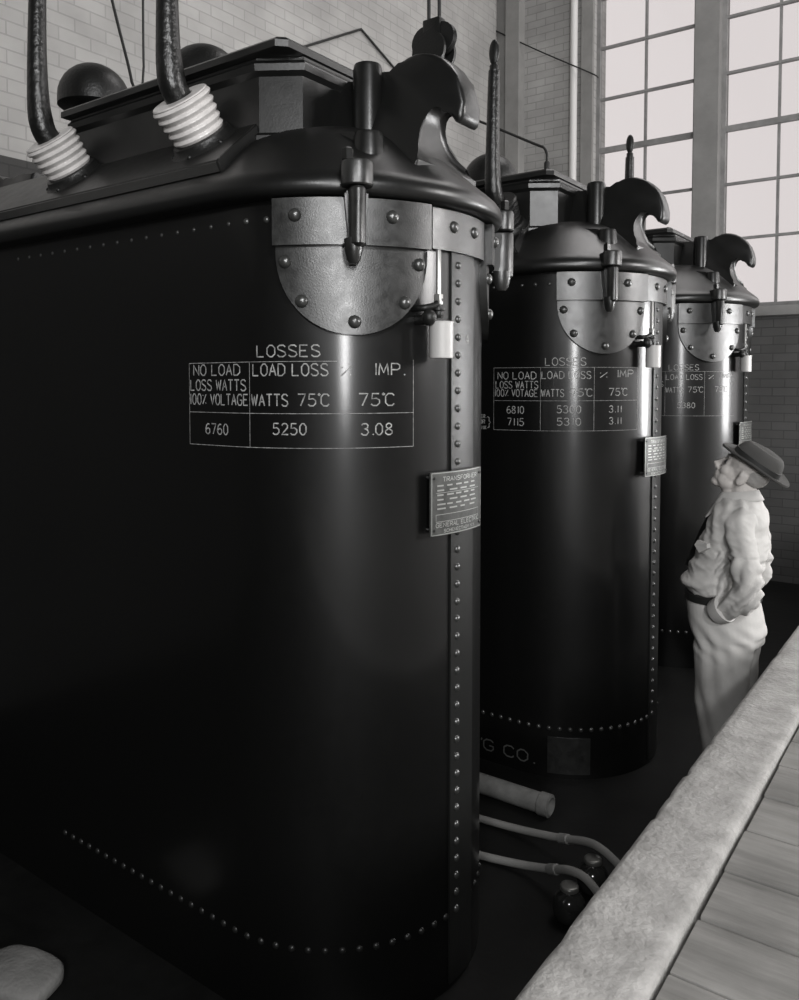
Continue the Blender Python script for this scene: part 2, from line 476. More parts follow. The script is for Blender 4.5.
# single-stroke lettering on a 4 x 6 grid
FONT = {
    'A': [[(0, 0), (2, 6), (4, 0)], [(.8, 2.2), (3.2, 2.2)]], 'B': [[(0, 0), (0, 6), (2.6, 6), (3.6, 5.2), (3.6, 4), (2.6, 3.2), (0, 3.2)], [(2.6, 3.2), (4, 2.3), (4, .9), (2.8, 0), (0, 0)]],
    'C': [[(4, 5), (3.1, 6), (1.2, 6), (0, 4.6), (0, 1.4), (1.2, 0), (3.1, 0), (4, 1)]], 'D': [[(0, 0), (0, 6), (2.3, 6), (4, 4.5), (4, 1.5), (2.3, 0), (0, 0)]],
    'E': [[(3.6, 6), (0, 6), (0, 0), (3.7, 0)], [(0, 3.1), (2.8, 3.1)]], 'F': [[(3.6, 6), (0, 6), (0, 0)], [(0, 3.1), (2.8, 3.1)]],
    'G': [[(4, 5), (3.1, 6), (1.2, 6), (0, 4.6), (0, 1.4), (1.2, 0), (3.1, 0), (4, 1.2), (4, 2.8), (2.3, 2.8)]], 'H': [[(0, 0), (0, 6)], [(4, 0), (4, 6)], [(0, 3.1), (4, 3.1)]],
    'I': [[(2, 0), (2, 6)]], 'K': [[(0, 0), (0, 6)], [(4, 6), (0, 2.4)], [(1.4, 3.7), (4, 0)]], 'L': [[(0, 6), (0, 0), (3.6, 0)]],
    'M': [[(0, 0), (.4, 6), (2.2, 1.2), (4, 6), (4.4, 0)]], 'N': [[(0, 0), (0, 6), (4, 0), (4, 6)]],
    'O': [[(1.3, 0), (0, 1.5), (0, 4.5), (1.3, 6), (2.7, 6), (4, 4.5), (4, 1.5), (2.7, 0), (1.3, 0)]],
    'P': [[(0, 0), (0, 6), (2.8, 6), (4, 5.2), (4, 3.6), (2.8, 2.8), (0, 2.8)]], 'R': [[(0, 0), (0, 6), (2.8, 6), (4, 5.2), (4, 3.7), (2.8, 2.9), (0, 2.9)], [(2, 2.9), (4, 0)]],
    'S': [[(3.8, 5.1), (2.9, 6), (1.1, 6), (.1, 5.1), (.3, 3.9), (3.6, 2.3), (4, 1.1), (2.9, 0), (1, 0), (0, .9)]], 'T': [[(0, 6), (4, 6)], [(2, 6), (2, 0)]],
    'U': [[(0, 6), (0, 1.4), (1.2, 0), (2.8, 0), (4, 1.4), (4, 6)]], 'V': [[(0, 6), (2, 0), (4, 6)]], 'W': [[(0, 6), (1.1, 0), (2.2, 5), (3.3, 0), (4.4, 6)]],
    'Y': [[(0, 6), (2, 3), (4, 6)], [(2, 3), (2, 0)]], '0': [[(1.4, 0), (.2, 1.5), (.2, 4.5), (1.4, 6), (2.6, 6), (3.8, 4.5), (3.8, 1.5), (2.6, 0), (1.4, 0)]],
    '1': [[(1.9, 6), (1.9, 0)]], '2': [[(.2, 4.8), (.7, 5.7), (1.6, 6), (2.8, 5.9), (3.7, 4.9), (3.5, 3.6), (0, 0), (4, 0)]], '3': [[(.2, 5.2), (1.2, 6), (2.8, 6), (3.6, 5.1), (3.4, 3.8), (1.8, 3.2), (3.3, 2.7), (3.9, 1.5), (2.8, 0), (1.1, 0), (0, .9)]],
    '4': [[(2.9, 0), (2.9, 6), (0, 1.9), (4, 1.9)]], '5': [[(3.6, 6), (.6, 6), (.4, 3.4), (2.4, 3.7), (3.8, 2.7), (3.8, 1.2), (2.6, 0), (.9, 0), (0, .8)]],
    '6': [[(3.4, 5.6), (2.2, 6), (.8, 4.9), (.1, 2.6), (.3, 1), (1.5, 0), (2.8, 0), (3.9, 1.1), (3.8, 2.6), (2.6, 3.4), (1.2, 3.1), (.2, 2)]], '7': [[(.1, 6), (4, 6), (1.5, 0)]],
    '8': [[(1.9, 3.2), (.5, 4.1), (.6, 5.3), (1.6, 6), (2.5, 6), (3.5, 5.3), (3.4, 4.1), (1.9, 3.2), (.1, 2), (.2, .8), (1.3, 0), (2.7, 0), (3.9, .8), (3.8, 2), (1.9, 3.2)]],
    '.': [[(1.7, 0), (1.9, .35), (2.2, 0)]], '°': [[(.2, 5.2), (.8, 5.8), (.2, 6.3), (-.3, 5.8), (.2, 5.2)]], '%': [[(.2, .2), (3.6, 5.8)], [(.2, 5), (.6, 5.4)], [(3.2, .6), (3.6, 1)]],
    "'": [[(1.2, 6.2), (1, 4.7)]], '}': [[(.2, 7), (1.6, 6.4), (1.6, 3.9), (3, 3), (1.6, 2.1), (1.6, -.4), (.2, -1)]],
}
ADV = {'I': 2.6, '1': 3.4, '.': 2.2, '°': 1.2, ' ': 3.0, "'": 2.0, 'M': 5.9, 'W': 5.8}
LEAD = {'I': -.7, '1': -.3, '.': -.9}


def layout(text):
    x = 0; out = []
    for ch in text:
        for st in FONT.get(ch, []): out.append([(x + px + LEAD.get(ch, 0), py) for px, py in st])
        x += ADV.get(ch, 5.4)
    mx = max(px for st in out for px, _ in st); mn = min(px for st in out for px, _ in st)
    return [[((px - mn) / (mx - mn), py / 6) for px, py in st] for st in out]


def ribbon(bm, pts, w, place, step=.012):
    """flat painted stroke; pts in metres on the unrolled surface, place(u, v) -> point"""
    P = []
    for a, b in zip(pts, pts[1:]):
        n = max(1, int(math.hypot(b[0] - a[0], b[1] - a[1]) / step))
        P += [(a[0] + (b[0] - a[0]) * k / n, a[1] + (b[1] - a[1]) * k / n) for k in range(n)]
    P.append(pts[-1])
    prev = None
    for i, (u, v) in enumerate(P):
        a = P[max(i - 1, 0)]; b = P[min(i + 1, len(P) - 1)]
        d = Vector((b[0] - a[0], b[1] - a[1]))
        if d.length < 1e-9: continue
        d.normalize(); nx, ny = -d.y * w / 2, d.x * w / 2
        cur = (bm.verts.new(place(u + nx, v + ny)), bm.verts.new(place(u - nx, v - ny)))
        if prev: bm.faces.new((prev[0], prev[1], cur[1], cur[0]))
        prev = cur


K = math.radians(1) * R0


def wall_place(off):
    return lambda u, v: surf(u / K, v, off)


def write_text(bm, text, p0, p1, zc, h, w, place):
    for st in layout(text):
        ribbon(bm, [((p0 + (p1 - p0) * x) * K, zc - h / 2 + h * y) for x, y in st], w, place)


def line(bm, pts, w, place):
    ribbon(bm, [(p * K, z) for p, z in pts], w, place, .03)


ROWS1 = [('LOSSES', -77.9, -55.6, 1.296, 0.035), ('NO LOAD', -108.6, -85.2, 1.239, 0.034), ('LOSS WATTS', -110.3, -82.6, 1.19, 0.034), ('100% VOLTAGE', -110.3, -81.8, 1.144, 0.034),
         ('LOAD LOSS', -79.6, -53.0, 1.238, 0.036), ('WATTS', -80.2, -66.6, 1.144, 0.036), ('75°C', -63.1, -52.7, 1.145, 0.036), ('%', -48.6, -45.4, 1.234, 0.03), ('IMP.', -37.0, -26.5, 1.24, 0.036),
         ('75°C', -42.8, -30.6, 1.146, 0.037), ('6760', -102.5, -91.2, 1.048, 0.033), ('5250', -72.0, -60.4, 1.055, 0.034), ('3.08', -42.1, -31.3, 1.054, 0.035)]
LINES1 = [[(-111, 1.262), (-111, .994)], [(-111, .994), (-23.3, .997)], [(-81, 1.262), (-81, .995)], [(-23.3, 1.27), (-23.3, .997)], [(-111, 1.101), (-23.3, 1.104)], [(-111, 1.262), (-50, 1.264)]]
ROWS2 = [('LOSSES', -75.9, -53.9, 1.304, 0.038), ('NO LOAD', -104.7, -81.1, 1.234, 0.036), ('LOSS WATTS', -106.0, -79.9, 1.186, 0.036), ('100% VOTAGE', -106.3, -80.2, 1.143, 0.036),
         ('LOAD LOSS', -77.8, -51.1, 1.236, 0.036), ('WATTS', -78.0, -65.7, 1.144, 0.037), ('75°C', -61.9, -50.4, 1.147, 0.037), ('%', -46.0, -41.9, 1.236, 0.028), ('IMP', -35.2, -24.8, 1.244, 0.036),
         ('75°C', -40.6, -29.0, 1.15, 0.036), ('6810', -98.8, -88.3, 1.055, 0.036), ('7115', -98.4, -88.3, .992, .037), ('5300', -69.4, -56.6, 1.061, .036), ('5310', -69.3, -56.6, .998, .036),
         ('3.11', -40.5, -32.9, 1.062, .033), ('3.11', -40.4, -32.9, 1.002, .033),
         ('}', -111.4, -109.2, .985, .045), ('VER.', -117.5, -112.2, 1.017, .018), ('OR', -116.3, -113.2, .988, .02), ('TANK', -118.5, -112.2, .957, .018)]
LINES2 = [[(-107.3, 1.275), (-107.3, .947)], [(-107.3, .947), (-21.3, .954)], [(-78.5, 1.277), (-78.5, .949)], [(-49.3, 1.277), (-49.3, .952)], [(-21.3, 1.275), (-21.3, .954)], [(-107.3, 1.102), (-21.3, 1.107)], [(-107.3, 1.275), (-21.3, 1.275)]]
ROWS3 = [('LOSSES', -75.9, -53.9, 1.304, 0.038), ('NO LOAD', -104.7, -81.1, 1.234, 0.036), ('LOSS WATTS', -106.0, -79.9, 1.186, 0.036), ('LOAD LOSS', -77.8, -51.1, 1.236, 0.036), ('WATTS', -78.0, -65.7, 1.144, 0.037), ('75°C', -61.9, -50.4, 1.147, 0.037),
         ('%', -46.0, -41.9, 1.236, 0.028), ('IMP', -35.2, -24.8, 1.244, 0.036), ('75°C', -40.6, -29.0, 1.15, 0.036), ('5380', -69.4, -56.6, 1.035, .036)]
LINES3 = [[(-107.3, 1.275), (-21.3, 1.275)], [(-107.3, .96), (-21.3, .96)], [(-78.5, 1.277), (-78.5, .96)], [(-49.3, 1.277), (-49.3, .96)]]

COVER = [(.50, 1.757), (.585, 1.758), (.597, 1.764), (.603, 1.776), (.604, 1.792), (.600, 1.807), (.590, 1.822), (.572, 1.838), (.545, 1.860), (.51, 1.890), (.47, 1.925), (.43, 1.959), (.39, 1.991), (.35, 2.018), (.30, 2.044), (.23, 2.068), (.14, 2.084), (.02, 2.09)]
HOOK = [(.02, 2.255), (.12, 2.262), (.20, 2.262), (.268, 2.246), (.30, 2.258), (.336, 2.278), (.37, 2.291), (.405, 2.296), (.44, 2.291), (.473, 2.280), (.508, 2.260), (.540, 2.230), (.566, 2.190), (.585, 2.147), (.596, 2.10), (.594, 2.062), (.586, 2.044), (.573, 2.037), (.560, 2.043), (.550, 2.058), (.535, 2.088), (.515, 2.110), (.487, 2.120), (.462, 2.113), (.445, 2.093), (.436, 2.062), (.434, 2.03), (.438, 1.995), (.450, 1.962), (.472, 1.932), (.505, 1.905), (.50, 1.87), (.30, 1.90), (.02, 1.93)]


def build_tank(k, label, bush_dx, left_hook):
    t = thing('transformer_tank', label, 'transformer', (A, Y1 + S * k, PIT), 'row of transformer tanks')
    # shell
    bm = bmesh.new()
    loft(bm, [ring(R0, PIT), ring(R0, 1.70), ring(R0, 1.765)])
    obj('shell', bm, M['tank'], t, 30, OFF)
    # base row of rivets and the small bolts under the rim
    step = .0545
    vis = 18 if k == 0 else 8
    per = [(-90 - i * step / K) for i in range(vis, 0, -1)] + [-90 + i * step / K for i in range(int((118 if k == 0 else 125) * K / step) + 1)]
    domes('rivet', [(surf(p, -.60), nrm(p), .0125, .011) for p in per], M['strap'] if k == 0 else M['rivet'], t, 8, OFF)  # nearest tank's base rivets take a darker paint for the shade there
    domes('rim_bolt', [(surf(-90 - i * .083 / K, 1.70), nrm(-91), .0075, .007) for i in range(16)] + [(surf(p, 1.70), nrm(p), .011, .01) for p in (-82, -74)], M['rivet'], t, 8, OFF)
    # riveted seam strap and belt
    bm = bmesh.new()
    patch(bm, lambda z: (-6.2, 9.5), PIT + .02, 1.63, -.004, .007, 2, 8)
    st = obj('seam_strap', bm, M['strap'], t, 30, OFF)
    domes('rivet', [(surf(-2.4, 1.583 - .0588 * i, .006), nrm(-2.4), .0135, .0125) for i in range(38)], M['rivet'], st, 10, OFF)
    bm = bmesh.new()
    patch(bm, lambda z: (-17, 17), 1.622, 1.752, -.004, .022, 1, 14)
    bb = obj('belt_band', bm, M['cast'], t, 30, OFF)
    domes('bolt', [(surf(p, 1.70, .022), nrm(p), .02, .017) for p in (-7, 6)], M['rivet'], bb, 12, OFF)
    # jacking pads with their clamps, either side of the seam
    for c in (-44.5, 44.5):
        bm = bmesh.new()

        def dfn(z, c=c):
            if z >= 1.595: return (c - 25, c + 25)
            q = (1.595 - z) / .252
            w = 25 * math.sqrt(max(0, 1 - q * q)); return (c - w, c + w)
        zs = [1.344 + .251 * (1 - math.cos(PI / 2 * i / 14)) for i in range(15)]
        rings = []
        for z in zs + [1.62]:
            a, b = dfn(z)
            rings.append([surf(a + (b - a) * i / 16, z, .026) for i in range(17)] + [surf(b + (a - b) * i / 16, z, -.004) for i in range(17)])
        loft(bm, rings)
        pad = obj('jacking_pad', bm, M['cast'], t, 35, OFF)
        bm = bmesh.new()
        patch(bm, lambda z, c=c: (c - 25.2, c + 25.2), 1.612, 1.752, -.004, .046, 1, 16)
        obj('pad_head', bm, M['cast'], pad, 35, OFF)
        domes('bolt', [(surf(c + p, z, o), nrm(c + p), .021, .019) for p, z, o in ((-21.8, 1.565, .026), (-16.5, 1.445, .026), (0, 1.383, .026), (16.5, 1.445, .026), (21.8, 1.565, .026), (11.5, 1.70, .046), (-18, 1.70, .046))], M['rivet'], pad, 12, OFF)
        # clamp: eye on the cover, lug on the pad, a screw through both
        n = nrm(c); q = surf(c, 0, .098)
        up = Vector((0, 0, 1)); sd = n.cross(up)

        def block(bm, z0, z1, d0, d1, w0, w1):
            vs = []
            for zz, hw in ((z0, w0), (z1, w1)):
                for dd, ss in ((d0, -hw), (d0, hw), (d1, hw), (d1, -hw)): vs.append(bm.verts.new(q + n * dd + sd * ss + up * zz))
            fs = [bm.faces.new([vs[i] for i in f]) for f in ((0, 1, 2, 3), (7, 6, 5, 4), (0, 4, 5, 1), (1, 5, 6, 2), (2, 6, 7, 3), (3, 7, 4, 0))]
            bmesh.ops.bevel(bm, geom=list({e for f in fs for e in f.edges}), offset=.006, segments=2, affect='EDGES')
        def squash(bm, k_):
            for v in bm.verts:
                d_ = (v.co - q).dot(sd); v.co += sd * d_ * (k_ - 1)
        bm = bmesh.new()
        lathe(bm, q + up * 1.772, up, [(.040, 0), (.043, .004), (.043, .064), (.040, .072), (.026, .076), (.014, .078)], 24)
        squash(bm, 1.12)
        block(bm, 1.780, 1.842, -.14, 0, .044, .044)
        cl = obj('cover_clamp', bm, M['cast'], t, 35, OFF)
        bm = bmesh.new()
        lathe(bm, q + up * 1.848 + sd * .028, up, [(.018, 0), (.018, .030), (.013, .035)], 6)
        obj('nut', bm, M['cover'], cl, 30, OFF)
        bm = bmesh.new()
        lathe(bm, q + up * 1.60, up, [(.030, -.005), (.042, .004), (.043, .160), (.038, .167)], 24)
        squash(bm, .62)
        block(bm, 1.615, 1.762, -.085, -.01, .022, .036)
        foot = bmesh.new()
        lathe(foot, q + up * 1.548, up, [(.016, 0), (.026, .012), (.034, .04), (.036, .072)], 20)
        for v_ in foot.verts: v_.co += sd * ((v_.co - q).dot(sd) * -.2 + .010) - n * .006
        tmp = bpy.data.meshes.new('tmp'); foot.to_mesh(tmp); foot.free(); bm.from_mesh(tmp); bpy.data.meshes.remove(tmp)
        obj('clamp_lug', bm, M['cast'], cl, 35, OFF)
    # cover
    bm = bmesh.new()
    loft(bm, [ring(r, z) for r, z in COVER])
    for f in bm.faces: f.smooth = True
    cv = obj('cover', bm, M['cover'], t, 50, OFF)
    # bushing shelf: a wedge along the front of the cover
    bm = bmesh.new()
    x0, x1 = -1.82, -.045
    sec = [(-.545, 1.86), (-.538, 1.905), (-.525, 1.918), (-.30, 2.112), (-.27, 2.12), (-.20, 2.10), (-.20, 1.95)]
    a = [bm.verts.new((x0, y, z)) for y, z in sec]; b = [bm.verts.new((x1 - (.02 if z > 2 else 0) + (.03 if z < 1.9 else 0), y, z)) for y, z in sec]
    bm.faces.new(a); bm.faces.new(b[::-1])
    for i in range(len(sec)): bm.faces.new((a[i], b[i], b[(i + 1) % len(sec)], a[(i + 1) % len(sec)]))
    bmesh.ops.bevel(bm, geom=[e for e in bm.edges], offset=.006, segments=2, affect='EDGES')
    obj('bushing_shelf', bm, M['cover'], cv, 30, OFF)
    # raised box on the cover
    bm = bmesh.new()
    half = lambda o: [(-1.12 - o, -.345 - o), (-.05, -.345 - o), (.075 + o * .8, -.265 - o * .4), (.075 + o * .8, .265 + o * .4), (-.05, .345 + o), (-1.12 - o, .345 + o)]
    loft(bm, [[(x, y, z) for x, y in half(o)] for o, z in ((.014, 1.93), (.014, 2.028), (0, 2.04), (0, 2.225), (.018, 2.24), (.022, 2.262), (.012, 2.275), (.012, 2.285))])
    bx = obj('cover_box', bm, M['cover'], t, 30, OFF)
    bm = bmesh.new()
    rect = lambda o: [(-1.15 - o, -.365 - o), (.06, -.365 - o), (.075 + o, -.35), (.075 + o, .35), (.06, .365 + o), (-1.15 - o, .365 + o)]
    loft(bm, [[(x, y, z) for x, y in rect(o)] for o, z in ((.0, 2.283), (.016, 2.290), (.016, 2.312), (.006, 2.322), (-.03, 2.332))])
    obj('box_lid', bm, M['cover'], bx, 30, OFF)
    # lifting hooks
    for sgn in ((1, -1) if left_hook else (1,)):
        bm = bmesh.new()
        hw = lambda x, z: .056 + (.135 * max(0, min(1, (2.085 - z) / .18)) ** 2.2)
        xs = (lambda x: x - .018) if sgn > 0 else (lambda x: -L - x + .018)
        a = [bm.verts.new((xs(x), -hw(x, z), z)) for x, z in HOOK]; b = [bm.verts.new((xs(x), hw(x, z), z)) for x, z in HOOK]
        n = len(a)
        f1 = bm.faces.new(a); f2 = bm.faces.new(b[::-1])
        for i in range(n): bm.faces.new((a[i], b[i], b[(i + 1) % n], a[(i + 1) % n]))
        es = list(f1.edges) + list(f2.edges)
        bmesh.ops.bevel(bm, geom=es, offset=.016, segments=3, profile=.5, affect='EDGES')
        obj('lifting_hook', bm, M['cover'], t, 40, OFF)
    # studs and bosses
    bm = bmesh.new(); lathe(bm, (.222, -.10, 1.94), (0, 0, 1), [(.05, 0), (.05, .322), (.046, .336), (.03, .342)], 20)
    obj('stud', bm, M['cover'], t, 30, OFF)
    bm = bmesh.new(); lathe(bm, (.35, -.26, 1.84), (0, 0, 1), [(.054, 0), (.054, .085), (.050, .10), (.048, .135), (.044, .147), (.02, .151)], 24)
    prism(bm, [(.33, 1.86), (.33, 1.985), (.30, 1.995), (-.02, 2.04), (-.02, 1.95)], -.285, -.235)
    obj('boss', bm, M['cover'], t, 30, OFF)
    bm = bmesh.new(); lathe(bm, (.335, .02, 1.93), (0, 0, 1), [(.05, 0), (.05, .02), (.03, .03)], 16)
    # bushings along the shelf with their leads
    ax = Vector((0, -.65, .76)).normalized()
    for i in range(2 if k == 0 else 1):
        base = Vector((bush_dx - .785 * i, -.395, 2.032))
        bm = bmesh.new(); lathe(bm, base - ax * .02, ax, [(.128, 0), (.128, .018), (.114, .026), (.106, .045), (.09, .05)], 32)
        for q in range(6):
            u, v, d = frame_of(ax); an = q * PI / 3 + .3
            dome(bm, base + (u * math.cos(an) + v * math.sin(an)) * .117, ax, .011, .012, 8)
        bu = obj('bushing', bm, M['dark'], t, 40, OFF)
        bm = bmesh.new()
        prof = [(.084, .015)]
        for r_ in range(5):
            h = .034 + r_ * .027; rr = .093 + .003 * r_
            prof += [(.088 + .002 * r_, h - .008), (rr, h - .001), (rr + .003, h + .005), (rr, h + .011), (.089 + .002 * r_, h + .016)]
        prof += [(.102, .160), (.099, .164), (.05, .165), (.048, .16)]
        lathe(bm, base, ax, prof, 40)
        obj('porcelain', bm, M['porcelain'] if k == 0 else M['dark'], bu, 50, OFF)
        bm = bmesh.new(); top = base + ax * .145
        path = [top, top + ax * .05, top + ax * .075 + Vector((0, 0, .04)), top + ax * .085 + Vector((0, 0, .12)), top + ax * .085 + Vector((0, 0, .30)), top + ax * .085 + Vector((0, .01, .62))]
        tube(bm, path, lambda u: .046 - .016 * max(0, (u - .35) / .65), 16)
        obj('lead', bm, M['rubber'], bu, 40, OFF)
        bm = bmesh.new(); e = path[-1]
        lathe(bm, e - Vector((0, 0, .004)), (0, 0, 1), [(.024, 0), (.024, .03), (.02, .036)], 12)
        ellipsoid(bm, e + Vector((0, 0, .095)), (.03, .018, .068), n=14, m=8)
        obj('terminal_lug', bm, M['dark'], bu, 40, OFF)
    # rear bushings under dark domed caps
    for i in range(2):
        c = Vector(((-.72, -1.50)[i] if k == 0 else (-.49, -1.24)[i], .0, 0))
        bm = bmesh.new()
        zt = 2.57 if k else (2.60, 2.70)[i]
        lathe(bm, c + Vector((0, 0, 2.08)), (0, 0, 1), [(.09, 0), (.09, zt - 2.08 - .14), (.05, zt - 2.08 - .1)], 20)
        h = obj('capped_bushing', bm, M['dark'], t, 40, OFF)
        bm = bmesh.new()
        rr = .165
        lathe(bm, c + Vector((0, 0, zt - rr)), (0, 0, 1), [(rr * .9, -.045), (rr, -.035), (rr, 0)] + [(rr * math.cos(a_), rr * math.sin(a_)) for a_ in [PI / 2 * q / 8 for q in range(1, 9)]], 28)
        obj('domed_cap', bm, M['dark'], h, 50, OFF)
    # nameplate standing off the seam
    bm = bmesh.new()
    patch(bm, lambda z: (-18.8, 9.6), .707, .912, .028, .034, 1, 14)
    npl = obj('nameplate', bm, M['plate'], t, 30, OFF)
    for p, z in ((-17, .725), (-17, .893), (8, .725), (8, .893)):
        bm = bmesh.new(); lathe(bm, surf(p, z, -.01), nrm(p), [(.005, 0), (.005, .047), (.004, .049)], 8)
        obj('standoff', bm, M['rivet'], npl, 30, OFF)
    bm = bmesh.new(); pl = wall_place(.0355)
    write_text(bm, 'TRANSFORMER', -13.5, 5.5, .888, .014, .0028, pl)
    rnd = random.Random(4)
    for r_, z in enumerate((.868, .853, .838, .823, .808, .794)):
        for q in range(4 if r_ % 2 else 5):
            a_ = -16 + q * (4.4 if r_ % 2 == 0 else 5.6); ribbon(bm, [(a_ * K, z), ((a_ + 2.4 + rnd.random() * 1.6) * K, z)], .005, pl)
    line(bm, [(-16.5, .775), (7, .775), (7, .752), (-16.5, .752), (-16.5, .775)], .002, pl)
    line(bm, [(-16.5, .845), (7, .845)], .0015, pl)
    write_text(bm, 'GENERAL ELECTRIC', -16.5, 7.2, .741, .0135, .0028, pl)
    write_text(bm, 'SCHENECTADY N.Y.', -13, 4.5, .721, .0095, .0021, pl)
    line(bm, [(-18.3, .909), (9.1, .909), (9.1, .710), (-18.3, .710), (-18.3, .909)], .003, pl)
    obj('raised_lettering', bm, M['plate_raised'], npl, None, OFF)
    # drain valve, gauge and drip can between the pad and the seam
    bm = bmesh.new()
    c = surf(-9.5, 0, .055)
    up = Vector((0, 0, 1))
    tube(bm, [surf(-23.2, 1.43, -.01), surf(-23.2, 1.43, .03), surf(-22.2, 1.43, .05), surf(-18.7, 1.44, .056), surf(-16.6, 1.46, .056)], .011, 10)
    lathe(bm, surf(-17.4, 1.40, .055), up, [(.012, 0), (.016, .008), (.016, .02), (.010, .03), (.010, .05)], 10)
    lathe(bm, surf(-17.4, 1.425, .055), up, [(.022, 0), (.022, .006)], 14)
    tube(bm, [surf(-21.7, 1.395, -.01), surf(-21.7, 1.395, .05)], .016, 10)
    ellipsoid(bm, surf(-21.2, 1.40, .06), (.024, .024, .026), n=12, m=8)
    vl = obj('sampling_valve', bm, M['dark'], t, 40, OFF)
    bm = bmesh.new()
    lathe(bm, surf(-17.4, 1.455, .056), up, [(.008, 0), (.008, .155), (.005, .16)], 10)
    box(bm, surf(-17.4, 1.455, .056) - Vector((.011, .011, .013)), surf(-17.4, 1.455, .056) + Vector((.011, .011, .02)), .002)
    obj('gauge_tube', bm, M['brass'], vl, 30, OFF)
    bm = bmesh.new()
    c = surf(-16.8, 1.275, .062)
    lathe(bm, c, up, [(.036, 0), (.038, .004), (.038, .108), (.041, .114), (.036, .114), (.035, .02), (.001, .018)], 24)
    obj('drip_can', bm, M['can'], vl, 40, OFF)
    # hand lettering
    rows, lines = ((ROWS1, LINES1), (ROWS2, LINES2), (ROWS3, LINES3))[k]
    bm = bmesh.new(); pl = wall_place(.0012)
    for tx, p0, p1, z, h in rows: write_text(bm, tx, p0, p1, z, h, .0042, pl)
    for ln in lines: line(bm, ln, .0016, pl)
    if k == 0: write_text(bm, '4', 2.9, 4.8, 1.345, .034, .005, wall_place(.0085))
    obj('chalk_lettering', bm, M['chalk'], t, None, OFF)
    if k == 1:
        bm = bmesh.new()
        tube(bm, [(q[0] - A, q[1] - Y1 - S, q[2]) for q in ((-3.19, 4.31, 2.55), (-2.95, 4.36, 2.98), (-2.54, 4.3, 2.79), (-2.02, 4.06, 2.50), (-1.955, 4.03, 2.465), (-1.930, 4.02, 2.43), (-1.927, 4.02, 2.395), (-1.927, 4.02, 2.33))], .0075, 8)
        lathe(bm, (-1.927 - A, 4.02 - Y1 - S, 2.325), (0, 0, 1), [(.016, 0), (.016, .05), (.009, .06)], 10)
        obj('capillary_tube', bm, M['wire'], t, 40, OFF)
        bm = bmesh.new()
        write_text(bm, "MF'G CO.", -134, -80, -.772, .058, .008, wall_place(.003))
        obj('maker_lettering', bm, M['letter'], t, None, OFF)
        bm = bmesh.new(); patch(bm, lambda z: (-73, -49.5), -.835, -.645, -.003, .006, 1, 8)
        obj('base_plate', bm, M['cast'], t, 30, OFF)
    return t


build_tank(0, 'nearest and largest black transformer tank, lettered 6760 and 5250, porcelain bushings on top', -.27, True)
build_tank(1, 'middle black transformer tank, lettered 6810 and 5300, between the largest tank and the farthest', -.168, False)
build_tank(2, 'farthest black transformer tank, behind the man in the hat, in front of the windows', -.168, False)

# ------------------------------------------------------------------ pit: pipe, drain hoses, jars, sandbag
bm = bmesh.new()
lathe(bm, (-2.65, 3.46, PIT + .048), (1, 0, 0), [(.040, 0), (.048, .004), (.048, .98), (.054, .985), (.054, 1.035), (.040, 1.04), (.036, .98)], 20)
o = obj('steel_pipe', bm, M['pipe']); origin_to(o, (-2.1, 3.46, PIT))
tag(o, 'grey pipe lying on the pit floor in front of the middle tank', 'pipe')


def hose(pts, label):
    bm = bmesh.new(); tube(bm, pts, .0165, 12, 8)
    o = obj('hose', bm, M['hose']); origin_to(o, (pts[0][0], pts[0][1], PIT))
    tag(o, label, 'hose', 'drain hoses in the pit')
    bm = bmesh.new(); P = smooth_path(pts, 8); i = int(len(P) * .44)
    lathe(bm, P[i], P[i + 1] - P[i], [(.0165, -.03), (.021, -.027), (.021, .027), (.0165, .03)], 14)
    obj('coupling', bm, M['pipe'], o).location = -Vector(o.location)


hose([(-2.25, 3.20, -.844), (-1.911, 3.215, -.843), (-1.66, 3.225, -.83), (-1.434, 3.172, -.77), (-1.285, 3.105, -.705), (-1.206, 3.075, -.695), (-1.135, 3.08, -.74), (-1.05, 3.11, -.835)], 'pale canvas hose running over the jar nearer the middle tank')
hose([(-2.05, 2.93, -.844), (-1.757, 2.956, -.843), (-1.538, 2.985, -.83), (-1.372, 2.942, -.77), (-1.264, 2.885, -.708), (-1.187, 2.868, -.705), (-1.115, 2.885, -.78), (-1.05, 2.90, -.838)], 'pale canvas hose running over the jar nearer the largest tank')


def jar(x, y, label):
    t = thing('jar', label, 'jar', (x, y, PIT), 'round jars under the hoses')
    bm = bmesh.new()
    lathe(bm, (0, 0, 0), (0, 0, 1), [(.001, 0), (.045, .001), (.058, .015), (.064, .045), (.061, .075), (.05, .098), (.033, .11), (.028, .114), (.028, .122)], 32)
    obj('body', bm, M['jar'], t, 60)
    bm = bmesh.new()
    lathe(bm, (0, 0, .116), (0, 0, 1), [(.030, 0), (.036, .003), (.036, .014), (.033, .019), (.028, .021), (.001, .021)], 28)
    obj('cap', bm, M['jarcap'], t, 40)


jar(-1.232, 3.045, 'dark round jar with metal cap, under the hose nearer the middle tank')
jar(-1.236, 2.825, 'dark round jar with metal cap, under the hose nearer the largest tank')

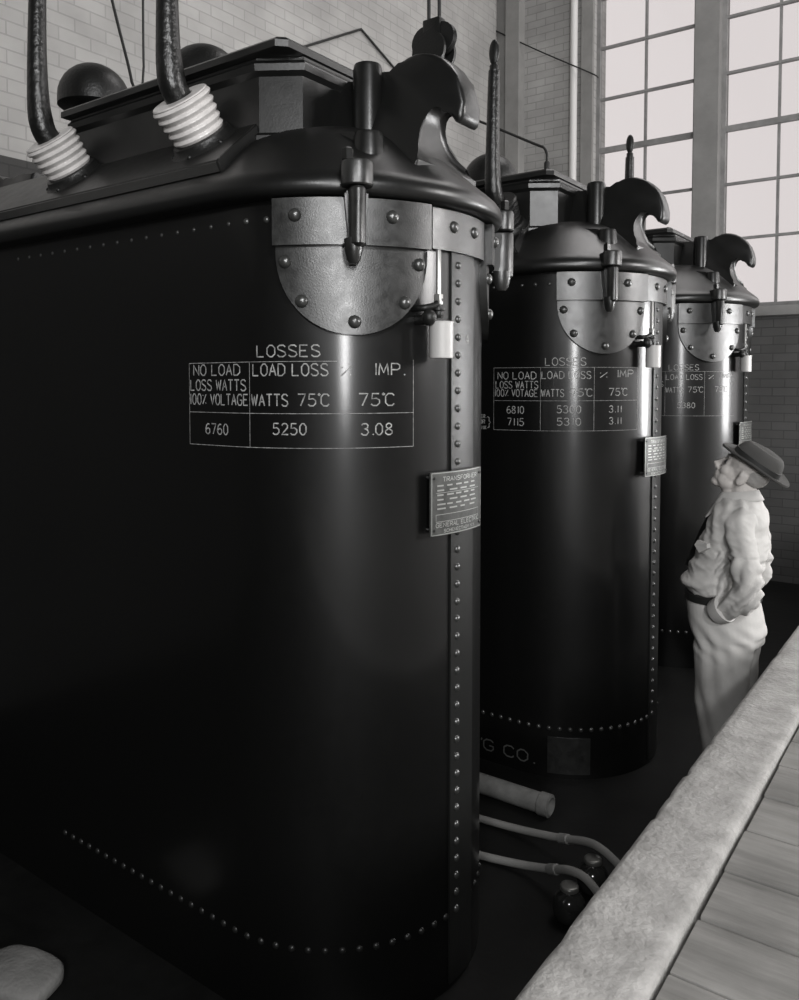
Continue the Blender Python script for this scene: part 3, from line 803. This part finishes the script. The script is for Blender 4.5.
bm = bmesh.new()
nu, nv = 28, 14
rings = []
for j in range(nv + 1):
    v = -PI / 2 + PI * j / nv
    r = []
    for i in range(nu):
        a = 2 * PI * i / nu
        sq = lambda c: math.copysign(abs(c) ** .55, c)
        p = Vector((.26 * sq(math.cos(a)) * max(.02, math.cos(v)) ** .5, .17 * sq(math.sin(a)) * max(.02, math.cos(v)) ** .5, .055 * sq(math.sin(v)) + .055))
        p.z = max(0, p.z + noise.noise(p * 7) * .014 - .02 * abs(p.x) / .26); r.append(p)
    rings.append(r)
loft(bm, rings)
sb = obj('sandbag', bm, M['canvas'], smooth=60)
sb.scale = (.6, .6, .7); sb.location = (-2.63, 1.40, PIT); sb.rotation_euler = (0, 0, .3)
tag(sb, 'grey canvas sandbag lying at the foot of the largest tank', 'sandbag')

# ------------------------------------------------------------------ overhead: wires, pipe, hoist block
def wire(pts, r, label, name='wire', cat='wire', group=None, m='wire', straight=False):
    bm = bmesh.new()
    if straight:
        for a, b in zip(pts, pts[1:]): tube(bm, [a, b], r, 8)
    else: tube(bm, pts, r, 8, 6)
    o = obj(name, bm, M[m]); origin_to(o, pts[-1]); return tag(o, label, cat, group)


wire([(-4.1, 2.55, 4.6), (-3.80, 2.58, 3.5), (-3.69, 2.6, 3.1), (-3.60, 2.6, 2.85), (-3.565, 2.6, 2.74), (-3.53, 2.6, 2.60), (-3.52, 2.55, 2.085)], .0075, 'black wire sagging down behind the left domed cap of the largest tank')
wire([(-3.46, 2.62, 5.2), (-3.49, 2.62, 3.05), (-3.498, 2.62, 2.74), (-3.50, 2.55, 2.085)], .006, 'thin straight black wire hanging between the two domed caps of the largest tank')
wire([(-4.93, 5.20, 4.05), (-4.93, 6.20, 4.586), (-4.93, 7.05, 4.27)], .011, 'black wire hung in an upturned V on the whitewashed wall above the largest tank', straight=True)
o = wire([(-4.95, 8.88, 5.50), (-4.4, 8.87, 5.14), (-3.75, 8.87, 4.74), (-3.68, 8.92, 4.70), (-3.68, 9.0, 4.70)], .008, 'thin wire slung along the grey wall to the left window')

bm = bmesh.new()
lathe(bm, (-3.955, 8.94, SILL), (0, 0, 1), [(.042, 0), (.042, 1.2), (.05, 1.2), (.05, 1.27), (.042, 1.27), (.042, HEAD - SILL)], 16)
o = obj('downpipe', bm, M['whitepipe']); origin_to(o, (-3.955, 8.94, SILL)); tag(o, 'pale upright pipe on the grey wall just left of the windows', 'pipe')

hb = thing('hoist_block', 'dark hoist block hanging behind the hook of the largest tank', 'hoist', (-2.178, 3.3, 2.275))
bm = bmesh.new()
for y in (-.045, .045): lathe(bm, (0, y - .012, .50), (0, 1, 0), [(.05, 0), (.092, .003), (.092, .021), (.05, .024)], 24)
box(bm, (-.05, -.03, .36), (.05, .03, .66), .01)
obj('cheek', bm, M['dark'], hb)
for x in (-.045, .045):
    bm = bmesh.new(); lathe(bm, (x, -.02, .56), (0, 1, 0), [(.05, 0), (.075, .004), (.066, .02), (.075, .036), (.05, .04)], 20); obj('sheave', bm, M['dark'], hb)
bm = bmesh.new()
pts = [(0, 0, .40), (0, 0, .25), (-.004, 0, .2), (-.035, 0, .15), (-.04, 0, .09), (-.012, 0, .03), (.025, 0, .035), (.045, 0, .085), (.04, 0, .12)]
tube(bm, pts, lambda u: .022 + .012 * math.sin(PI * min(1, max(0, (u - .3) / .7))) - .012 * max(0, u - .85) / .15, 12)
obj('hook', bm, M['dark'], hb)
for x in (-.03, .03):
    bm = bmesh.new(); tube(bm, [(x, 0, .62), (x, 0, CEIL - 2.30)], .009, 8); obj('hoist_rope', bm, M['wire'], hb)

# ------------------------------------------------------------------ the man in the hat, standing in the pit beside the kerb
man = thing('person', 'man in felt hat and pale work clothes, hand in pocket, looking up', 'person', (-1.0, 4.2, PIT))


def sring(xf, xb, hw, z, n=44, tilt=0.0, p=2.3):
    out = []
    cx = (xf + xb) / 2; rx = (xb - xf) / 2
    for i in range(n):
        a = 2 * PI * i / n; c, q = math.cos(a), math.sin(a)
        x = cx + rx * math.copysign(abs(c) ** (2 / p), c); y = hw * math.copysign(abs(q) ** (2 / p), q)
        out.append((x, y, z + tilt * (x - cx)))
    return out


def remeshed(name, bm, m, parent, voxel, smooth_it, wrinkle=None):
    o = obj(name, bm, m, parent, 180)
    modifier_mesh(o, ('REMESH', dict(mode='VOXEL', voxel_size=voxel, use_smooth_shade=True)), ('SMOOTH', dict(factor=.5, iterations=smooth_it)))
    me = o.data
    if wrinkle:
        nn = [v.normal.copy() for v in me.vertices]
        for v, n_ in zip(me.vertices, nn): v.co += n_ * wrinkle(v.co)
    for p in me.polygons: p.use_smooth = True
    me.materials.clear(); me.materials.append(m)
    return o


# head frame: ear line at the origin, facing -x; tipped back to look up
HR = Matrix.Rotation(math.radians(29), 3, 'Y'); HS = 1.13; HT = Vector((.055, 0, 1.600))
hd = lambda x, y, z: HT + HR @ (Vector((x, y, z)) * HS)


def hell(bm, c, r, ry=0):
    ellipsoid(bm, hd(*c), [k * HS for k in r], HR @ Matrix.Rotation(math.radians(ry), 3, 'Y'), 20, 12)


bm = bmesh.new()
hell(bm, (.004, 0, .046), (.092, .074, .086))
hell(bm, (-.042, 0, -.005), (.050, .059, .080))
hell(bm, (-.034, 0, -.055), (.060, .053, .042), -16)
hell(bm, (-.064, 0, -.050), (.042, .045, .042))
hell(bm, (-.080, 0, -.082), (.026, .034, .021))
hell(bm, (-.078, 0, .044), (.020, .050, .015), 10)
for y in (-1, 1):
    hell(bm, (-.060, y * .033, -.010), (.033, .026, .030))
    hell(bm, (-.052, y * .034, -.046), (.032, .022, .034))
    hell(bm, (-.074, y * .033, .022), (.013, .017, .012))
    hell(bm, (-.110, y * .011, -.020), (.013, .010, .010))
    hell(bm, (.014, y * .075, -.002), (.020, .010, .034), 14)
    hell(bm, (.004, y * .077, .014), (.011, .011, .018))
capsule(bm, hd(-.086, 0, .040), hd(-.116, 0, -.010), .012, .015, 12)
hell(bm, (-.121, 0, -.012), (.015, .013, .012))
hell(bm, (-.092, 0, -.034), (.018, .024, .014))
hell(bm, (-.098, 0, -.047), (.012, .024, .008))
hell(bm, (-.096, 0, -.060), (.013, .020, .008))
capsule(bm, (.055, 0, 1.58), (.055, 0, 1.43), .062, .066, 20)
capsule(bm, (.0, 0, 1.55), (.01, 0, 1.44), .045, .058, 20)
# trunk and limbs under the clothes
loft(bm, [sring(*q) for q in ((-.02, .11, .08, 1.47), (-.04, .13, .15, 1.42), (-.09, .14, .17, 1.3), (-.12, .13, .165, 1.15), (-.17, .11, .165, 1.05), (-.15, .11, .16, .95), (-.12, .12, .16, .86), (-.1, .1, .15, .80))])
ARM = {-1: [(.082, -.178, 1.375), (.140, -.250, 1.06), (.005, -.196, .965)], 1: [(.06, .178, 1.375), (.075, .245, 1.06), (-.04, .225, .94)]}
HIP = {-1: [(.002, -.095, .84), (-.010, -.105, .47), (.035, -.11, .06)], 1: [(-.005, .095, .84), (-.01, .105, .47), (.05, .11, .06)]}
for sd_ in (-1, 1):
    a, b, c = [Vector(q) for q in ARM[sd_]]
    capsule(bm, a, b, .052, .040); capsule(bm, b, c, .040, .028)
    w = c; hdir = Vector((-.35, -sd_ * .42, -1)).normalized(); side = Vector((-1, 0, .3)).normalized()
    capsule(bm, w, w + hdir * .085, .028, .032, 12)
    for f in range(4):
        k0 = w + hdir * .085 + side * (.028 - .019 * f); L_ = (.036, .042, .039, .030)[f]
        k1 = k0 + hdir * L_; k2 = k1 + (hdir + Vector((0, -sd_ * .5, 0))).normalized() * L_ * .8
        capsule(bm, k0, k1, .0095, .009, 8); capsule(bm, k1, k2, .009, .0078, 8)
    t0 = w + hdir * .03 + side * .026; t1 = t0 + (hdir * .5 + side).normalized() * .035
    capsule(bm, t0, t1, .011, .010, 8); capsule(bm, t1, t1 + hdir * .03, .010, .008, 8)
    a, b, c = [Vector(q) for q in HIP[sd_]]
    capsule(bm, a, b, .080, .055); capsule(bm, b, c, .055, .036); capsule(bm, c + Vector((.0, 0, .0)), c + Vector((-.13, 0, -.015)), .034, .028)
remeshed('body', bm, M['skin'], man, .0052, 3)

# shirt
bm = bmesh.new()
loft(bm, [sring(*q) for q in ((-.045, .125, .085, 1.492), (-.065, .140, .140, 1.462), (-.082, .160, .188, 1.425), (-.098, .172, .208, 1.37), (-.130, .172, .205, 1.29), (-.160, .165, .198, 1.20), (-.198, .150, .200, 1.11), (-.222, .142, .203, 1.075), (-.226, .140, .205, 1.058), (-.216, .138, .203, 1.036), (-.190, .125, .190, 1.015))])
for sd_ in (-1, 1):
    a, b, c = [Vector(q) for q in ARM[sd_]]
    m1 = a.lerp(b, .5) + Vector((.01, sd_ * .012, 0)); m2 = b.lerp(c, .5)
    tube(bm, [a + Vector((-.0, -sd_ * .06, .02)), a + Vector((0, -sd_ * .004, -.01)), m1, b + Vector((.0, 0, .02)), b.lerp(c, .22), m2, c], lambda u: .070 - .008 * u - .012 * max(0, u - .8) / .2, 20, 8)


def shirt_w(p):
    q = Vector((p.x * 5, p.y * 5, p.z * 16)); n1 = noise.noise(q) * .006
    n2 = noise.noise(Vector((p.x * 9 + p.z * 12, p.y * 6, p.z * 26 - p.x * 10))) * .0055
    n3 = abs(noise.noise(Vector((p.x * 14 - p.z * 9, p.y * 8, p.z * 30 + p.x * 16)))) * -.006
    low = max(0, min(1, (1.30 - p.z) / .2))
    fold = math.sin(p.z * 95 - p.x * 40 + 4 * noise.noise(p * 6)) * .0055 * low
    arm = 1 if abs(p.y) > .19 and p.z < 1.25 and p.x > -.02 else 0
    fa = math.sin((p.z * .7 - p.x) * 95 + 5 * noise.noise(p * 8)) * .0075 * arm
    up = max(0, min(1, (p.z - 1.2) / .1))
    drape = math.sin((p.x * 1.2 + p.z * .5) * 80 + 4 * noise.noise(p * 5)) * .003 * up
    return n1 + n2 + n3 + fold * (1 - arm) + fa + drape


shirt = remeshed('shirt', bm, M['shirt'], man, .0065, 4, shirt_w)
# collar, cuffs, pocket flap
bm = bmesh.new()
n = 64; rings = []
for (r1, r2, z0, tz, drop, out) in ((.066, .074, 1.508, .10, 0, 0), (.069, .077, 1.526, .12, 0, 0), (.073, .081, 1.523, .12, 0, .004), (.082, .092, 1.498, .13, .035, .028), (.090, .104, 1.474, .13, .075, .060)):
    row = []
    for i in range(n):
        a = 2 * PI * i / n; off = abs((a - PI)); fr = math.exp(-((off - .52) / .30) ** 2) - .6 * math.exp(-(off / .2) ** 2)
        fr = max(0, fr)
        row.append((.042 + (r2 + out * fr) * math.cos(a) * 1.06, (r1 + out * fr) * math.sin(a), z0 + tz * r2 * math.cos(a) - drop * fr))
    rings.append(row)
loft(bm, rings, cap=False)
o = obj('collar', bm, M['shirt'], shirt, 60)
modifier_mesh(o, ('SOLIDIFY', dict(thickness=.004)),)
for sd_ in (-1, 1):
    b, c = Vector(ARM[sd_][1]), Vector(ARM[sd_][2]); d = (c - b).normalized()
    bm = bmesh.new(); lathe(bm, c - d * .035, d, [(.052, -.004), (.066, .002), (.062, .05), (.057, .062), (.048, .062), (.046, .03)], 28)
    obj('cuff', bm, M['shirt'], shirt, 40)
bm = bmesh.new()
pf = [(-.118, -.150, 1.285), (-.060, -.205, 1.283), (-.056, -.212, 1.262), (-.098, -.196, 1.232), (-.130, -.160, 1.262)]
a = [bm.verts.new(q) for q in pf]; b = [bm.verts.new((q[0] + .012, q[1] + .016, q[2])) for q in pf]
bm.faces.new(a); bm.faces.new(b[::-1])
for i in range(5): bm.faces.new((a[i], b[i], b[(i + 1) % 5], a[(i + 1) % 5]))
obj('pocket_flap', bm, M['shirt'], shirt, 30)
# tie
bm = bmesh.new()
tp = [(-.068, 1.452, .016), (-.078, 1.425, .02), (-.096, 1.39, .022), (-.128, 1.32, .028), (-.158, 1.24, .033), (-.188, 1.165, .036), (-.20, 1.12, .004)]
loft(bm, [[(x - .012, -w, z), (x - .018, 0, z), (x - .012, w, z), (x + .006, 0, z)] for x, z, w in tp])
obj('tie', bm, M['tie'], man, 40)

# trousers
bm = bmesh.new()
loft(bm, [sring(*q) for q in ((-.200, .132, .192, 1.005), (-.198, .140, .196, .960), (-.186, .156, .203, .88), (-.168, .166, .205, .82), (-.150, .150, .198, .775), (-.12, .12, .17, .735))])
for sd_ in (-1, 1):
    a, b, c = [Vector(q) for q in HIP[sd_]]
    lay = [(a + Vector((-.003, 0, .0)), .142, .098), (a.lerp(b, .3), .138, .100), (a.lerp(b, .65), .126, .096), (b, .118, .092), (b.lerp(c, .45), .108, .088), (b.lerp(c, .85), .102, .084), (c + Vector((0, 0, -.01)), .104, .084)]
    loft(bm, [[(q.x + rx * math.cos(2 * PI * i / 32), q.y + ry * math.sin(2 * PI * i / 32), q.z) for i in range(32)] for q, rx, ry in lay])


def trouser_w(p):
    n1 = noise.noise(Vector((p.x * 12, p.y * 12, p.z * 3))) * .006
    f = math.sin(p.x * 75 + p.z * 20 + 3 * noise.noise(p * 4)) * .0035 * max(0, min(1, (.88 - p.z) / .1))
    g = math.sin((p.z + p.x * .8) * 80 + 3 * noise.noise(p * 5)) * .004 * max(0, 1 - abs(p.z - .80) / .12)
    return n1 + f + g


tr = remeshed('trousers', bm, M['trousers'], man, .0065, 3, trouser_w)
bm = bmesh.new()
loft(bm, [sring(*q) for q in ((-.196, .132, .190, .978), (-.207, .146, .200, .980), (-.207, .146, .200, 1.014), (-.196, .132, .190, 1.016))])
blt = obj('belt', bm, M['leather'], man, 40)
bm = bmesh.new(); box(bm, (-.215, -.022, .977), (-.203, .022, 1.017), .004); obj('buckle', bm, M['brass'], blt)
for x, y in ((-.12, -.155), (-.02, -.202), (.10, -.17), (-.12, .155), (-.02, .202), (.10, .17)):
    bm = bmesh.new(); box(bm, (x - .006, y - .008, .970), (x + .006, y + .008, 1.02), .002); obj('belt_loop', bm, M['trousers'], tr)
# shoes
for sd_ in (-1, 1):
    c = Vector(HIP[sd_][2]); bm = bmesh.new()
    rows = []
    for x, hw, h in ((.085, .022, .05), (.075, .034, .085), (.03, .038, .10), (-.03, .040, .09), (-.09, .046, .062), (-.145, .048, .05), (-.19, .036, .04), (-.21, .016, .028)):
        rows.append([(c.x + x, c.y + hw * math.cos(a) * (1 if math.sin(a) < .2 else .85), max(0, h * (.5 + .5 * math.sin(a)))) for a in [2 * PI * i / 20 for i in range(20)]])
    loft(bm, rows); obj('shoe', bm, M['leather'], man, 60)

# hat
bm = bmesh.new()
n = 48
HH = Matrix.Rotation(math.radians(6), 3, 'Y')
hh = lambda x, y, z: HT + HR @ (HH @ (Vector((x + .006, y, z - .012)) * HS))
def brim(r, dz):
    return [hh(.005 + (r + .018) * 1.06 * math.cos(2 * PI * i / n), r * .98 * math.sin(2 * PI * i / n), .082 + dz + .016 * abs(math.sin(2 * PI * i / n)) ** 2 * (r - .08) / .06 - .012 * max(0, -math.cos(2 * PI * i / n)) * (r - .08) / .06) for i in range(n)]
loft(bm, [brim(.078, -.004), brim(.10, -.003), brim(.122, -.003), brim(.130, -.001), brim(.132, .004), brim(.130, .009), brim(.122, .008), brim(.10, .004), brim(.078, .006)], cap=False)
crown = []
for z, r, pin in ((.078, .083, 0), (.10, .082, 0), (.124, .078, .03), (.144, .070, .12), (.157, .060, .2), (.162, .048, .25), (.154, .028, .25), (.149, .006, .2)):
    row = []
    for i in range(n):
        a = 2 * PI * i / n; fr = max(0, -math.cos(a)); k = 1 - pin * fr * abs(math.sin(a)) * 1.6
        row.append(hh(.005 + (r + .016) * 1.08 * math.cos(a), r * .96 * math.sin(a) * k, z - (.006 * fr if z > .12 else 0)))
    crown.append(row)
loft(bm, crown)
ht = obj('hat', bm, M['hat'], man, 50)
bm = bmesh.new()
loft(bm, [[hh(.005 + (r + .016) * 1.08 * math.cos(2 * PI * i / n), r * .96 * math.sin(2 * PI * i / n), z) for i in range(n)] for r, z in ((.080, .088), (.0852, .089), (.0836, .110), (.079, .111))])
obj('hat_band', bm, M['hatband'], ht, 40)
# hair, brows, eyes
bm = bmesh.new()
ellipsoid(bm, hd(.034, 0, .030), [.066 * HS, .0715 * HS, .062 * HS], HR)
obj('hair', bm, M['hair'], man, 60)
for y in (-1, 1):
    bm = bmesh.new(); ellipsoid(bm, hd(-.082, y * .032, .022), [.0115 * HS] * 3, None, 14, 10); obj('eye', bm, M['eye'], man, 60)
    bm = bmesh.new(); tube(bm, [hd(-.093, y * .014, .046), hd(-.092, y * .032, .053), hd(-.076, y * .052, .046)], .0055, 8); obj('eyebrow', bm, M['hair'], man, 60)
